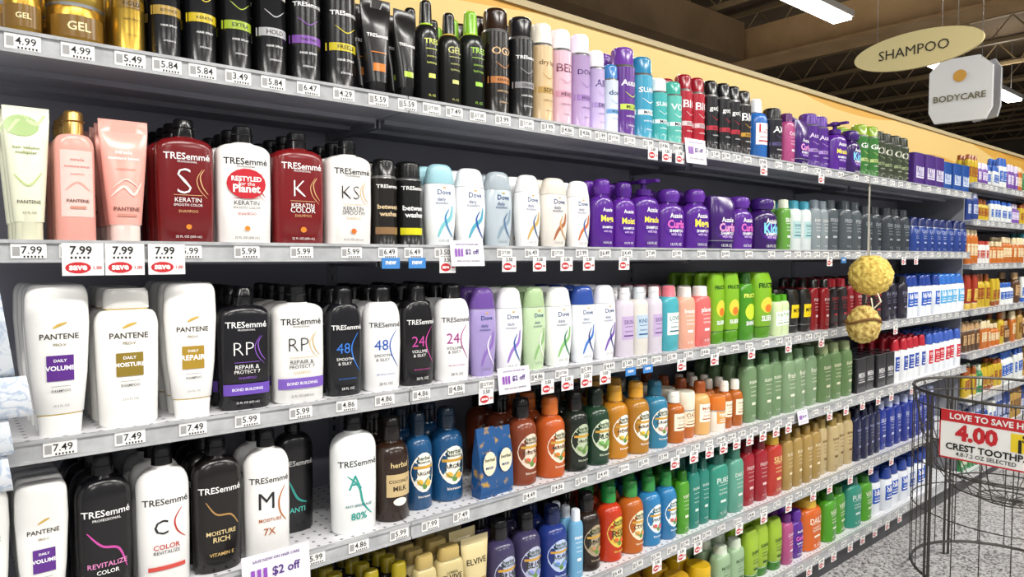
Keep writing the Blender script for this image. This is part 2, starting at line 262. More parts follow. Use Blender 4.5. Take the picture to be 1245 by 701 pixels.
can = lambda b, c, lab, h=.262: P('can', b, c, h, 1, lab, nm='hairspray_can')
PR = dict(
 goldjar=P('jar', 'b08a38m', 'c0a24cm', .115, 1, [('r',0,.3,.9,.3,'7a5a24'),('t','GEL',0,.3,.4,'f4e8b0')], nm='styling_gel_jar'),
 goldcan=can('b0903cm', 'a0802cm', LC('7a5c18', '3a2c0c', 'LUXE', 'HOLD')),
 c1=can('101013', '0c0c0e', LC('a88a3c', w2='BOUNCE')), c2=can('101013', '0c0c0e', LC('c8b020', w2='KERATIN')),
 c3=can('0e0e10', '0c0c0e', LC('98b02c', w2='EXTRA')), c4=can('0e0e10', '0c0c0e', LC('b0b0b4', w2='HOLD')),
 c5=can('0e0e10', '0c0c0e', LC('7a4aa0', w2='TRES TWO')), c6=can('0e0e10', '0c0c0e', LC('c8b820', w2='FREEZE')),
 bt1=P('tube', '1c1a1c', '101012', .21, .6, [('r',0,.3,.4,.08,'d07828'),('t','TRESemmé',0,.62,.7,'ffffff'),('r',0,.45,.5,.01,'d07828')], nm='styling_cream_tube'),
 bt2=P('tube', '1c1c1c', '101012', .2, .6, [('r',0,.3,.4,.06,'a9c832'),('t','TRESemmé',0,.62,.7,'ffffff')], nm='styling_cream_tube'),
 s1=P('spray', '151516', '101012', .24, 1, LX('dfe86a','TRES'), g='a9c832', nm='hairspray_bottle'), s2=P('spray', '1a1a16', '101012', .225, 1, LX('c8c87a','GEL'), g='c8a844', nm='hairspray_bottle'),
 s3=P('spray', '141814', '7fb82a', .245, 1, LX('9fd04a','TRES'), g='a9c832', nm='hairspray_bottle'),
 tb1=can('1c1612', '2a1a10', LC('b8743c', 'e8c090', 'OGX', 'KERATIN'), .268), tb2=can('151517', '1a1a1c', LC('8a8a8e', w2='GREASE'), .262),
 cr1=can('d0b488', 'f0e8d8', LC('b8924c', '6a4a1c', 'dry bar', 'SOFT')), pk1=can('d4b0c0', 'f0e4ea', LC('c890a8', '7a4058', 'BED', 'HEAD')),
 li1=can('b8a0cc', 'e8dff0', LC('9a78b8', '4a2a6a', 'DOVE', 'HOLD')), li2=can('c8b8e0', 'f2f0f6', LC('a890c8', '4a3a7a', 'AIR', 'DRY'), .23),
 wb1=can('dde8f2', '3a7ab8', LC('6aa0d0', '1c3f7a', 'dove', 'HOLD'), .2), pu1=can('5c2f88', '6a3a98', LC('c8e05a', 'ffffff', 'Aussie', 'MEGA')),
 te1=can('3a98b8', '2a80a8', LC('e8f4f8', 'ffffff', 'SUAVE', 'MAX 8'), .25), te2=can('3fa8a8', 'e8f0f0', LC('e8f4f8', 'ffffff', 'SUAVE', 'MAX'), .2), te3=can('58b4a8', '38a090', LC('e8f4f8', 'ffffff', 'VO5', 'MAX'), .2),
 rd1=can('a8182c', '901024', LC('e8c8cc', 'ffffff', 'BIG', 'SEXY'), .235), bk1=can('1a1a1e', '101014', LC('b83040', 'ffffff', 'got2b', 'GLUE'), .235), bk2=can('201c1c', '141414', LC('c89a3c', 'ffffff', 'BIG', 'HAIR'), .23),
 la1=P('spray', '2a6ab8', 'e8eef4', .22, 1, LG('f0f0f4', 'c82838', 'LA'), nm='hairspray_bottle'),
 ptg=P('tube', 'e4e6cc', 'dedfc4', .214, .62, [('e',-.1,.86,.75,.16,'a9c386'),('p',[(-.4,.8),(-.1,.92),(.2,.88),(.4,.95)],.1,'c4d8a4'),('t','hair volume',-.02,.7,.56,'7a8a4a'),('t','multiplier',-.02,.66,.46,'7a8a4a'),('p',[(-.3,.5),(0,.42),(.3,.52)],.05,'b8c888'),('t','PANTENE',0,.3,.5,'4a4030'),('t','5.0 FL OZ',0,.22,.3,'7a7050')], nm='conditioner_tube'),
 ptp=P('tube', 'e8a69a', 'f0dcd4', .21, .62, [('t','miracle',-.02,.74,.34,'ffffff',.02),('t','moisture boost',-.02,.69,.62,'ffffff',.01),('t','CONDITIONER',0,.6,.4,'b86a5c',0),('p',[(-.3,.38),(-.05,.46),(.15,.4),(.32,.5)],.07,'f4d0c8'),('p',[(-.28,.44),(0,.52),(.3,.44)],.04,'f0c4ba'),('t','PANTENE',0,.28,.52,'5a3c34'),('r',0,.23,.4,.02,'c88c7c')], nm='conditioner_tube'),
 prb=P('rose', 'e8a498', 'b89050m', .215, .7, [('r',0,.45,.8,.5,'f0c8c0'),('t','miracle',0,.63,.34,'c0786c',.02),('t','moisture boost',0,.58,.62,'c0786c',.01),('t','SHAMPOO',0,.52,.34,'b86a5c',0),('p',[(-.3,.4),(0,.46),(.3,.4)],.05,'e8a498'),('t','PANTENE',0,.32,.56,'5a3c34'),('r',0,.27,.4,.02,'c88c7c')]),
 tk1=P('tres', '6c1014', BK, .225, .55, LT(WH, 'd8a878', 'S', 'KERATIN', 'SMOOTH COLOR', [('e',0,.14,.1,.04,'e0852c')])),
 tk2=P('tres', 'f1efec', BK, .225, .55, LT('262628', 'b02430', ' ', 'KERATIN', 'SMOOTH COLOR', [('e',0,.51,.72,.25,'c02a34'),('t','RESTYLED',0,.55,.55,WH,.03),('t','for the',0,.51,.3,WH,.0),('t','Planet',0,.47,.5,WH,.03),('e',0,.14,.1,.04,'e0852c')])),
 tk3=P('tres', '741216', BK, .225, .55, LT(WH, 'd8a878', 'K', 'KERATIN', 'COLOR', [('e',0,.14,.12,.05,'e0852c')])),
 tk4=P('tres', 'efece8', BK, .222, .55, LT('262628', 'c8a060', 'KS', 'KERATIN', 'SMOOTH', [('e',0,.14,.12,.05,'d0702c')])),
 bw1=can('1b1815', '101010', [('t','TRESemmé',0,.68,.85,WH,.02),('t','between',0,.45,.8,'d8c098',.03),('t','washes',0,.37,.7,'d8c098',.03),('r',0,.18,.9,.08,'8a6a48')], .19),
 bw2=can('161616', '101010', [('t','TRESemmé',0,.68,.85,WH,.02),('t','between',0,.45,.8,'f0f0f0',.03),('t','washes',0,.37,.7,'f0f0f0',.03),('r',0,.18,.9,.08,'d8d020')], .19),
 d1=P('dove', 'e8ecee', '9cc8d2', .19, .6, LD('7fc4cc', '3a88b8')), d2=P('dove', 'f2f3f4', 'f0f2f4', .188, .6, LD('58a8c0', '2a5aa0')), d3=P('dove', 'b4c0c8', 'a4b0b8', .188, .6, LD('8aa0b0', '5a7898')),
 d4=P('dove', 'f2f2f2', 'f2f2f2', .186, .6, LD('c8a860', '3a5a8a')), d5=P('dove', 'e4dfd6', 'e0d8cc', .185, .6, LD('a86a48', 'd0a070')), d6=P('dove', 'f0eeec', 'f0f0f0', .183, .6, LD('c87040', '2a5aa0')),
 a1=P('aussie', '52208a', '5c2894', .195, .6, LA('Mega')), a2=P('aussie', '5c2494', '4c2080', .192, .6, LA('Moist')), a3=P('pump', '52208a', '4c2080', .21, .6, LA('Miracle')), a4=P('aussie', '56268c', '5c2c96', .188, .6, LA('Curls', 'e86ac0')),
 a5=P('fruc', '3c1868', '2e1058', .18, .6, LA('Curls', 'f0a0d0')), a6=P('aussie', '321458', '3c1c6c', .19, .6, LA('Kids', '7fd0e8')),
 pc1=P('pcond', 'efefec', 'e9e9e6', .245, .5, LP('5a2a86', 'VOLUME'), g='d4b868m', nm='conditioner_bottle'), ps1=P('pshamp', 'eeede9', 'e4e3de', .236, .5, LP('8a7428', 'MOISTURE'), g='d4b868m'), pc2=P('pcond', 'f0efec', 'e9e9e6', .243, .5, LP('a8882c', 'REPAIR'), g='d4b868m', nm='conditioner_bottle'),
 tr1=P('tres', '121116', BK, .233, .55, LT(WH, '8a5ac0', 'RP', 'REPAIR &', 'PROTECT 7', [('r',0,.17,.9,.09,'6a4ab0'),('t','BOND BUILDING',0,.17,.6,WH)])),
 tr2=P('tres', 'ecebe8', BK, .233, .55, LT('202024', 'c8a868', 'RP', 'REPAIR &', 'PROTECT 7', [('r',0,.17,.9,.09,'7a5ab8'),('t','BOND BUILDING',0,.17,.6,WH)])),
 to1=P('tresoval', '111217', BK, .228, .6, LW(WH, '3a78d0', '48', 'SMOOTH')), to2=P('tresoval', 'eeeeee', BK, .228, .6, LW('26262a', '2a5ab0', '48', 'SMOOTH')),
 to3=P('tresoval', '100f12', BK, .228, .6, LW(WH, 'c04a9a', '24', 'VOLUME')), to4=P('tresoval', 'efeeee', BK, .228, .6, LW('26262a', 'a03a86', '24', 'VOLUME')),
 d7=P('dove', 'a090c4', '6a4a98', .215, .6, LD('8a6ab8', 'e8e0f4')), d8=P('dove', 'f0f0f2', 'f0f0f2', .213, .6, LD('9a7ac8', '2a5aa0')), d9=P('dove', 'bcd4ac', 'a8c494', .212, .6, LD('88b878', 'f0f4e8')), d10=P('dove', 'f0f2ee', 'eef0ec', .21, .6, LD('8ac078', '2a7a5a')),
 d11=P('dove', 'edf1f6', '2a4a9a', .21, .6, LD('4a7ac8', '1c2f7a')), d12=P('dove', 'f0f0f4', 'e8e8f0', .21, .6, LD('7a5ab0', '1c2f7a')),
 sk1=P('rose', 'd4ccd8', 'e8e8ea', .2, .7, LG('c0acd0', '6a4a8a', 'SKIN')), sk2=P('rose', 'dcd8d0', 'd4dce0', .2, .7, LG('b8ccdc', '2a5a8a', 'KIND')),
 te4=P('slim', '48a8b4', 'e87a88', .2, .65, LG('e8f0ea', '2a6a78', 'LOVE')), pe1=P('slim', 'e8a890', 'e8e0d8', .195, .65, LX('ffffff', 'beauty')), pe2=P('slim', 'd86a68', 'f0e8e4', .195, .65, LX('ffffff', 'planet')),
 fr1=P('fruc', '7cb020', '4f8a14', .235, .6, [('t','FRUCTIS',0,.8,.8,'1c4a14',.03),('e',0,.5,.7,.24,'d8d044'),('e',.05,.45,.4,.12,'e07828'),('t','SLEEK',0,.3,.6,'ffffff',.02)], g='2a5a14', nm='conditioner_bottle'),
 fr2=P('slim', '458c18', '224c10', .235, .6, [('t','FRUCTIS',0,.66,.8,'e8f06a',.03),('e',0,.42,.7,.24,'c8e03a'),('t','SHINE',0,.25,.6,'ffffff',.02)]),
 gw=P('slim', 'cfe0b0', '4f9a1c', .15, .7, LG('ffffff', '4f9a1c')), by=P('fruc', '1a1a1a', '222222', .165, .7, [('r',0,.5,.8,.3,'e8c81c'),('t','MOP',0,.52,.6,'111111')], nm='styling_cream_tube'),
 br1=P('slim', '201416', '801820', .2, .65, LX('b04048')), rr1=P('slim', '84161c', '161616', .2, .65, LX('e0c8c8')), dk=P('slim', '221e2c', '14141a', .2, .65, LX('808098')),
 hs1=P('hs', 'e4e9f0', '1c3a8c', .2, .6, LG('2a5ab8', 'ffffff', 'h&s')), hs2=P('hs', 'e6eaf0', '2a6ac0', .2, .6, LG('58a8d8', 'ffffff', 'h&s')),
 pcs=P('pcond', 'e8e8e5', 'e8e8e5', .225, .5, LP('5a2a86', 'VOLUME'), g='d4b868m', nm='conditioner_bottle'),
 tb3=P('big', '100f12', BK, .252, .62, [('t','TRESemmé',0,.62,.86,WH,.01),('t','PROFESSIONAL',0,.575,.5,WH,0),('p',[(-.35,.5),(-.1,.4),(.2,.36),(.35,.22)],.05,'c04a9a'),('t','REVITALIZE',0,.27,.7,'e08ac0',.01),('t','COLOR',0,.22,.4,WH)]),
 tb4=P('big', 'edecea', BK, .252, .62, [('t','TRESemmé',0,.62,.86,'222226',.01),('p',[(.3,.56),(.16,.48),(.2,.4),(.36,.34)],.035,'b8342c'),('t','C',-.1,.44,.26,'222226',0),('t','COLOR',.0,.3,.5,'b8342c',.01),('t','REVITALIZE',.0,.26,.5,'222226',0),('r',0,.15,.7,.03,'c84a40')]),
 tb5=P('big', '14110f', BK, .252, .62, [('t','TRESemmé',0,.62,.86,WH,.01),('p',[(-.3,.54),(-.1,.44),(.2,.42),(.36,.34)],.04,'a8824a'),('t','MOISTURE',0,.3,.6,'e0c890',.01),('t','RICH',0,.25,.34,'e0c890'),('t','VITAMIN E',0,.14,.5,'c8a868')]),
 tb6=P('big', 'eeedea', BK, .252, .62, [('t','TRESemmé',0,.62,.86,'222226',.01),('p',[(.34,.56),(.2,.46),(.22,.36),(.36,.28)],.04,'b06a2c'),('t','M',-.08,.46,.34,'222226',0),('t','MOISTURE',0,.31,.5,'a85a24',.01),('t','7X',-.02,.22,.26,'a85a24',.01)]),
 tb7=P('big', '131215', BK, .25, .62, [('t','TRESemmé',0,.6,.86,WH,.01),('p',[(-.2,.45),(0,.3),(.25,.25)],.06,'2f9a90'),('t','ANTI',0,.2,.4,'58c8b8')]),
 tb8=P('big', 'eef0ef', BK, .252, .62, [('t','TRESemmé',0,.6,.86,'222226',.01),('p',[(-.25,.5),(0,.4),(.1,.25),(.3,.15)],.05,'2f9a90'),('t','A',-.08,.44,.3,'2f9a90',0),('t','ANTI BREAKAGE',0,.24,.6,'2f7a80'),('t','80%',0,.15,.36,'2f9a90',.02)]),
 hb1=P('herbal', '2a1a10', '18120e', .228, 1, [('t','herbal',0,.56,.5,'e0c890',.01),('r',0,.36,.7,.22,'c8b080'),('t','COCONUT',0,.4,.6,'3a2a1a',.02),('t','MILK',0,.33,.4,'3a2a1a',.02),('e',0,.2,.4,.08,'f0ece0')]),
 hb2=P('herbal', '1a4c78', '10283c', .222, 1, LH('ARGAN', 'e8b040')), hb3=P('herbal', '7c3a22', '141010', .22, 1, LH('ROSE HIP', 'd86048', 'e8d4c0')),
 hb4=P('herbal', 'b85422', 'c86828', .212, 1, LH('MANGO', 'e87828', 'f0e0c8')), hb5=P('herbal', '182018', '101010', .215, 1, LH('CHARCOAL', '88a868', 'b8c4a8')), hb6=P('herbal', '1e3a28', '142018', .215, 1, LH('ALOE', '78b860', 'd0dcc0')),
 hb7=P('herbal', 'b87a20', 'd09830', .212, 1, LH('HONEY', 'e8b838')), hb8=P('herbal', 'a87424', 'd09830', .212, 1, LH('MANUKA', 'e8b838')), hb9=P('herbal', '2f7898', '205870', .205, 1, LH('BOURBON', 'e8a0a0')),
 am=P('jar', 'b8642c', 'e8e0cc', .15, 1, LG('f0e4c8', '8a4a1c', 'OAT')), am2=P('herbal', 'b05e1c', 'f0ece0', .16, 1, LG('f4ead0', '8a4a1c', 'HONEY')), am3=P('herbal', 'd8a868', '9a4a1c', .175, 1, LG('f6f0e0', 'a85a24', 'MAPLE')), wj=P('jar', 'f0ece2', 'd87828', .12, 1, LG('e8a050', 'ffffff', 'HAIR')),
 sv=P('slim', '6c8a62', '50704a', .24, .7, LX('d8e0c8', 'suave')), sv2=P('slim', '7a9670', '5e7c56', .235, .7, LX('e0e4d0', 'fresh')), sv3=P('slim', '617f4f', '98a878', .235, .7, LX('d8d8b8', 'suave')),
 bkx=P('carton', '1a1a1e', BK, .15, .8, LG('3a3a40', 'e0e0e0', 'MEN')), wr=P('hs', 'e6e8ea', 'b0202f', .2, .6, LG('2a4aa0', 'ffffff')), wb=P('hs', 'e4e8ee', '3a5ab0', .2, .6, LG('c02838', 'ffffff')),
 el=P('pshamp', 'c8b884', 'b8a060', .2, .6, [('t','ELVIVE',0,.66,.7,'3a3020',.02),('t','LOREAL',0,.72,.4,'3a3020'),('r',0,.4,.6,.2,'a88a48')], nm='conditioner_bottle'),
 elt=P('tube', 'd0c090', 'b8a060', .2, .6, [('t','ELVIVE',0,.7,.7,'3a3020',.02),('r',0,.4,.6,.2,'a88a48')], nm='conditioner_tube'),
 blk=P('slim', '1c1a18', '98881a', .2, .6, LX('d8c820')), pg=P('herbal', '3c3658', '141418', .215, 1, LH('BLUE', '8a90d0', 'b8bcd4')), nb=P('herbal', '20347c', '14204a', .21, 1, LH('AGAVE', '6a90d8', 'b8c8e8')), lb=P('slim', '6aa4c8', 'd8e0e8', .19, .7, LX('ffffff')),
 db=P('herbal', '22160f', '140f0e', .215, 1, LH('BLACK', 'c08860', 'a8987c')), ho=P('herbal', 'b83414', '258a3c', .215, 1, LH('RED', 'f06030', 'e0c850')), hor=P('herbal', 'b05c1c', '30883c', .212, 1, LH('COCO', 'f0a050', 'f0e4c0')), hbl=P('herbal', '2c78ac', '2f8c42', .21, 1, LH('WATER', 'f06070', 'e8f4f8')),
 tg=P('slim', '1f7a6c', '145a4e', .22, .7, LX('c0e0d4')), tg2=P('slim', '2f8a76', '205c50', .22, .7, LX('d0e4dc')), tg3=P('slim', '5a9a86', '3c7866', .22, .7, LX('d8e4dc')), rs=P('slim', '941424', '68101a', .225, .7, LX('e0b8b8')), rs2=P('slim', 'b03024', 'c8a030', .225, .7, LX('e8d088')),
 go=P('slim', 'a08448', '84682c', .225, .7, LX('e8d8b0')), go2=P('slim', 'b8a476', '98803e', .225, .7, LX('6a4a1c')), nv=P('slim', '161c40', '10142e', .225, .7, LX('8890b8')), nvb=P('slim', '1a2e88', 'a8b0d0', .225, .7, LX('c0c8e8')),
 yj=P('jar', 'c08c18', 'd0a028', .14, 1, LG('f4ead0', '5a2a14', 'Mango')), bj=P('jar', '3a2418', 'd0a818', .14, 1, LG('e8d048', '3a1a10', 'Maui')), gr=P('slim', '4a9420', '236814', .2, .7, LX('e4eacc', 'VERT')), gr2=P('fruc', '94b430', '33741c', .19, .7, LX('1c4a14')),
 ppk=P('slim', 'ac4c7e', '5a2068', .19, .7, LX('f0d8e4')), ora=P('slim', 'cc6020', 'd8ac34', .2, .7, LX('f8e8d0')), pal=P('slim', '94b08c', 'd0dcc8', .18, .7, LX('4a6a44')), bl=P('slim', '2f70c0', 'e0e8f4', .2, .7, LX('ffffff')),
 purc=can('4e2482', '5a2e94', LC('b090d0', 'e8d8f4', 'Aussie', 'HOLD'), .22), grc=can('35702f', '86a430', LC('b8c880', 'ffffff', 'GAR', 'HOLD'), .23), olc=can('363f2c', '262c1e', LC('8a9870', 'd8d8c8', 'OIL', 'HOLD'), .22), dkc=can('1a1822', '121016', LC('5a5080', 'ffffff', 'AXE', 'HOLD'), .2),
 puw=P('carton', '4a2c78', WH, .16, .8, LG('dcd8e8', '5a3a88', 'KIT')), blc=P('carton', '224c94', WH, .15, .8, LG('d0dcec', '2a5aa8', 'KIT')), slate=P('slim', '343a40', '24282c', .2, .7, LX('90989c')), slate2=P('slim', '4c5458', '343a3e', .21, .7, LX('a8acb0')), gry=P('slim', '848e92', '68727a', .2, .7, LX('e0e0e0')), blm=P('hs', '223c84', '14225a', .17, .6, LX('b0bce0')),
 wmix=P('slim', 'd0d8d8', '3a8aa0', .19, .7, LG('a8c8c8', '2a6a7a')), grs=P('slim', '5f983c', 'd8e0c8', .19, .7, LX('ffffff')),
)

# ------------------------------------------------------------ shelf stock tables (photo column start, end, facings, product)
T1 = [(0,52,1,'goldjar'),(52,132,1,'goldjar'),(134,178,1,'goldcan'),(179,222,1,'c1'),(222,265,1,'c2'),(265,308,1,'c3'),(308,350,1,'c4'),(350,393,1,'c5'),(393,436,1,'c6'),(437,476,1,'bt1'),(476,507,1,'bt2'),
 (507,535,1,'s1'),(535,562,1,'s2'),(562,592,1,'s3'),(593,622,1,'tb1'),(622,650,1,'tb2'),(650,674,1,'cr1'),(674,697,1,'pk1'),(697,718,1,'li1'),(718,735,1,'li2'),(735,750,1,'wb1'),(750,773,1,'pu1'),(773,795,1,'te1'),(795,812,1,'te2'),(812,829,1,'te3'),
 (829,859,2,'rd1'),(859,898,3,'bk1'),(898,912,1,'bk2'),(913,935,1,'la1'),(936,950,1,'dkc'),(950,964,1,'ppk'),(964,984,1,'a5'),(984,1010,2,'purc'),(1010,1028,1,'a3'),(1028,1046,1,'a6'),(1046,1066,2,'grc'),(1066,1106,4,'olc'),(1108,1144,3,'puw'),(1145,1174,3,'blc')]
T2 = [(2,64,1,'ptg'),(64,117,1,'prb'),(119,183,1,'ptp'),(188,262,1,'tk1'),(262,331,1,'tk2'),(331,395,1,'tk3'),(395,452,1,'tk4'),(453,483,1,'bw1'),(483,515,1,'bw2'),(516,554,1,'d1'),(554,592,1,'d2'),(592,627,1,'d3'),(627,658,1,'d4'),(658,690,1,'d5'),(690,717,1,'d6'),
 (718,745,1,'a1'),(745,771,1,'a2'),(771,803,1,'a3'),(803,835,1,'a4'),(835,863,1,'a1'),(863,893,1,'a5'),(893,920,1,'a4'),(920,948,1,'a6'),(948,960,1,'grs'),(960,984,2,'wmix'),(984,1006,2,'gry'),(1006,1046,3,'slate2'),(1046,1106,5,'slate'),(1107,1174,8,'blm')]
T3 = [(28,113,1,'pc1'),(113,197,1,'ps1'),(198,265,1,'pc2'),(265,330,1,'tr1'),(330,394,1,'tr2'),(395,441,1,'to1'),(441,487,1,'to2'),(487,530,1,'to3'),(530,572,1,'to4'),(572,604,1,'d7'),(604,636,1,'d8'),(636,663,1,'d9'),(663,695,1,'d10'),(695,723,1,'d11'),(723,750,1,'d12'),
 (750,768,1,'sk1'),(768,786,1,'sk2'),(786,803,1,'sk1'),(803,823,1,'te4'),(823,843,1,'pe1'),(843,864,1,'pe2'),(864,898,2,'fr1'),(898,916,1,'fr2'),(916,938,1,'fr1'),(938,960,2,'gw'),(960,986,2,'by'),(986,1004,2,'rr1'),(1004,1030,2,'br1'),(1030,1046,2,'rr1'),(1046,1070,2,'br1'),(1070,1100,3,'dk'),(1100,1140,5,'hs1'),(1140,1172,4,'hs2')]
T4 = [(-60,16,1,'pcs'),(16,86,1,'pcs'),(90,164,1,'tb3'),(164,233,1,'tb4'),(233,296,1,'tb5'),(296,353,1,'tb6'),(353,404,1,'tb7'),(405,460,1,'tb8'),(460,503,1,'hb1'),(503,536,1,'hb2'),(537,577,1,'hb2'),(622,658,1,'hb3'),(658,690,1,'hb4'),(690,716,1,'hb5'),(716,742,1,'hb6'),(742,767,1,'hb7'),(767,790,1,'hb8'),(790,815,1,'hb9'),
 (815,833,1,'am2'),(833,850,1,'am'),(850,866,1,'am3'),(866,880,1,'wj'),(880,904,2,'am2'),(905,950,3,'sv'),(950,995,3,'sv2'),(995,1036,3,'sv3'),(1037,1085,4,'bkx'),(1086,1125,5,'wr'),(1125,1166,6,'wb')]
T5 = [(320,400,2,'blk'),(400,500,3,'blk'),(500,528,1,'el'),(528,562,1,'el'),(562,596,1,'elt'),(596,630,1,'pg'),(630,662,1,'pg'),(662,691,1,'nb'),(691,706,1,'lb'),(706,733,1,'db'),(733,760,1,'ho'),(760,783,1,'hor'),(783,804,1,'hbl'),(804,822,1,'hbl'),(822,836,1,'gr'),(836,862,2,'tg'),(862,884,1,'tg2'),(884,902,1,'tg3'),
 (902,932,2,'rs'),(932,950,1,'rs2'),(950,995,4,'go'),(995,1036,4,'go2'),(1036,1068,4,'nv'),(1068,1135,8,'nvb')]
T6 = [(600,700,4,'bj'),(700,780,4,'yj'),(780,815,1,'yj'),(815,842,1,'yj'),(842,870,1,'bj'),(870,905,2,'pal'),(905,950,3,'gr2'),(950,962,1,'ppk'),(962,976,1,'a4'),(976,1000,1,'ora'),(1000,1030,2,'gr'),(1030,1046,1,'tg2'),(1046,1060,1,'gr'),(1060,1130,7,'hs1')]
SHELF = [(1.638,T1),(1.322,T2),(1.010,T3),(.712,T4),(.415,T5),(.125,T6)]
SETBACK = {'tb7': .09, 'hb2': .03, 'am': .015, 'am3': .01, 'd3': .008, 'a4': .006}
ROWS = {'tb7': 1, 'tb8': 1, 'tb6': 2, 'hb1': 2}

def place(prod, x, w, y0, z, rows, nm=None, parent=None):
    p = prod; me = bottle_mesh(p, w); d = (w if p['k'] in ('can','spray','herbal','jar') else w*p['dr'])
    y = y0+d/2+random.uniform(0, .008 if parent is None else .016); rz = random.uniform(-.09, .09) if p['k'] != 'carton' else 0
    front = link(nm or p['nm'], me, parent, (x, y, z), rz)
    for r in range(1, rows):
        yy = y+r*(d+.006)
        if yy+d/2 > .342: break
        link('bottle_behind', me, front if not parent else parent, (x+random.uniform(-.003, .003), yy, z), random.uniform(-.08, .08))

for si, (z, T) in enumerate(SHELF):
    for (a, b, n, key) in T:
        p = PR[key]; yf = .012+SETBACK.get(key, 0)
        ref = .035
        x0 = along(a, ref, z+.1); x1 = along(b, ref, z+.1); pitch = (x1-x0)/n; w = pitch*.93
        if p['k'] in ('can','spray','herbal','jar'): w = min(w, .082)
        par = None
        if n > 1:
            par = bpy.data.objects.new(p['nm']+'_row', None); SC.collection.objects.link(par); par.location = (x0, .05, z)
        rows = ROWS.get(key, 4 if w > .045 else 3)
        for i in range(n):
            place(p, x0+pitch*(i+.5), w, yf, z, rows, None, par)

# bundle of blue gift packs on the fourth shelf
mb = MB(); xx = along(600, .03, .8); zz = SHELF[3][0]
bluep = noisy('floral_print', '1c4f86', 'b8923a', 40, .35, 4, (.56, .68))
for k, (dx, dy, hh) in enumerate([(-.028, .03, .17), (.026, .035, .165)]):
    vs = []; w2 = .026
    for z0, dd, ww in ((0, .016, 1), (.02, .02, 1), (.1, .015, 1.02), (hh-.02, .004, 1.05), (hh, .002, 1.05)):
        vs += [(xx+dx-w2*ww, dy-dd, zz+z0), (xx+dx+w2*ww, dy-dd, zz+z0), (xx+dx+w2*ww, dy+dd, zz+z0), (xx+dx-w2*ww, dy+dd, zz+z0)]
    fs = [(0, 1, 2, 3), (16, 17, 18, 19)]+[(i*4+j, i*4+(j+1) % 4, i*4+4+(j+1) % 4, i*4+4+j) for i in range(4) for j in range(4)]
    mb.add(vs, fs, bluep)
    cx = xx+dx
    mb.poly([(cx+.02*math.cos(t*.4), dy-.0215, zz+.085+.03*math.sin(t*.4)) for t in range(16)], 'e8dcc0')
    mb.text('herbal', (cx, dy-.0222, zz+.095), (1, 0, 0), (0, 0, 1), .03, '2f4a2a')
    mb.text('MASK', (cx, dy-.0222, zz+.075), (1, 0, 0), (0, 0, 1), .024, '1c4f86')
mb.obj('hair_treatment_pouch')

# ------------------------------------------------------------ gondola
def dotmat(name, base, dot, sp, r):
    m, nt, b = nodemat(name, .35); N = nt.nodes.new
    tc = N('ShaderNodeTexCoord'); sc = N('ShaderNodeVectorMath'); sc.operation = 'SCALE'; sc.inputs['Scale'].default_value = 1/sp
    fr = N('ShaderNodeVectorMath'); fr.operation = 'FRACTION'; sb = N('ShaderNodeVectorMath'); sb.operation = 'SUBTRACT'; sb.inputs[1].default_value = (.5, .5, 0)
    ml = N('ShaderNodeVectorMath'); ml.operation = 'MULTIPLY'; ml.inputs[1].default_value = (1, 1, 0)
    ln = N('ShaderNodeVectorMath'); ln.operation = 'LENGTH'; lt = N('ShaderNodeMath'); lt.operation = 'LESS_THAN'; lt.inputs[1].default_value = r
    mx = N('ShaderNodeMix'); mx.data_type = 'RGBA'; mx.inputs['A'].default_value = (*rgb(base), 1); mx.inputs['B'].default_value = (*rgb(dot), 1)
    l = nt.links.new
    l(tc.outputs['Object'], sc.inputs[0]); l(sc.outputs[0], fr.inputs[0]); l(fr.outputs[0], sb.inputs[0]); l(sb.outputs[0], ml.inputs[0]); l(ml.outputs[0], ln.inputs[0])
    l(ln.outputs['Value'], lt.inputs[0]); l(lt.outputs[0], mx.inputs['Factor']); l(mx.outputs['Result'], b.inputs['Base Color'])
    return m
M_TOP = dotmat('perforated_steel', 'dcdce0', '66686c', .0254, .14)
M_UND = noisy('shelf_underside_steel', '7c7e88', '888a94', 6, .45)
M_RAIL = noisy('price_rail_plastic', 'a0a2a5', 'b4b6b8', 30, .2)
M_BACK = noisy('back_panel_steel', '92939f', '9e9fab', 4, .5)
def shelf(x0, x1, z, dep=.36):
    mb = MB(); g = .0015; x0 += g; x1 -= g
    mb.box(x0, x1, .002, dep, z-.003, z, M_TOP)
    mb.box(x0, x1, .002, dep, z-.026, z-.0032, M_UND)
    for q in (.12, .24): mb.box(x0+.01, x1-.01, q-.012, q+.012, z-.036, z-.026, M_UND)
    mb.box(x0, x1, -.010, .002, z-.028, z+.002, M_RAIL)
    mb.box(x0, x1, -.014, -.010, z-.001, z+.0045, M_RAIL)
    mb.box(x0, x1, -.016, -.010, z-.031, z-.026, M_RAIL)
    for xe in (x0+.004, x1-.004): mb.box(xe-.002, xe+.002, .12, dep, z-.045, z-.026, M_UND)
    return mb.obj('store_shelf')
BAYS = [-.42, .80, 1.97, 3.13, 4.30]
for z, T in SHELF:
    for i in range(4): shelf(BAYS[i], BAYS[i+1], z)
FARZ = [1.70, 1.50, 1.26, 1.01, .77, .52, .28, .10]
for z in FARZ:
    for i in range(3): shelf(4.34+i*1.22, 4.34+(i+1)*1.22, z)
mb = MB(); mb.box(-.42, 8.0, .362, .385, 0, 1.855, M_BACK)
for x in BAYS+[5.56, 6.78, 8.0]:
    mb.box(x-.015, x+.015, .3605, .362, .0, 1.855, M_UND)
    for k in range(60): mb.box(x-.003, x+.003, .36, .3605, .1+k*.03, .115+k*.03, '2a2a2e')
mb.obj('gondola_back_panel')
mb = MB(); mb.box(-.42, 8.0, .02, .36, 0, .062, noisy('kick_plate', '3a3a3e', '46464a', 8, .5)); mb.obj('gondola_base')
mb = MB(); mb.box(4.316, 4.328, .03, .342, .07, 1.66, '8a8c92'); mb.obj('gondola_divider_panel')

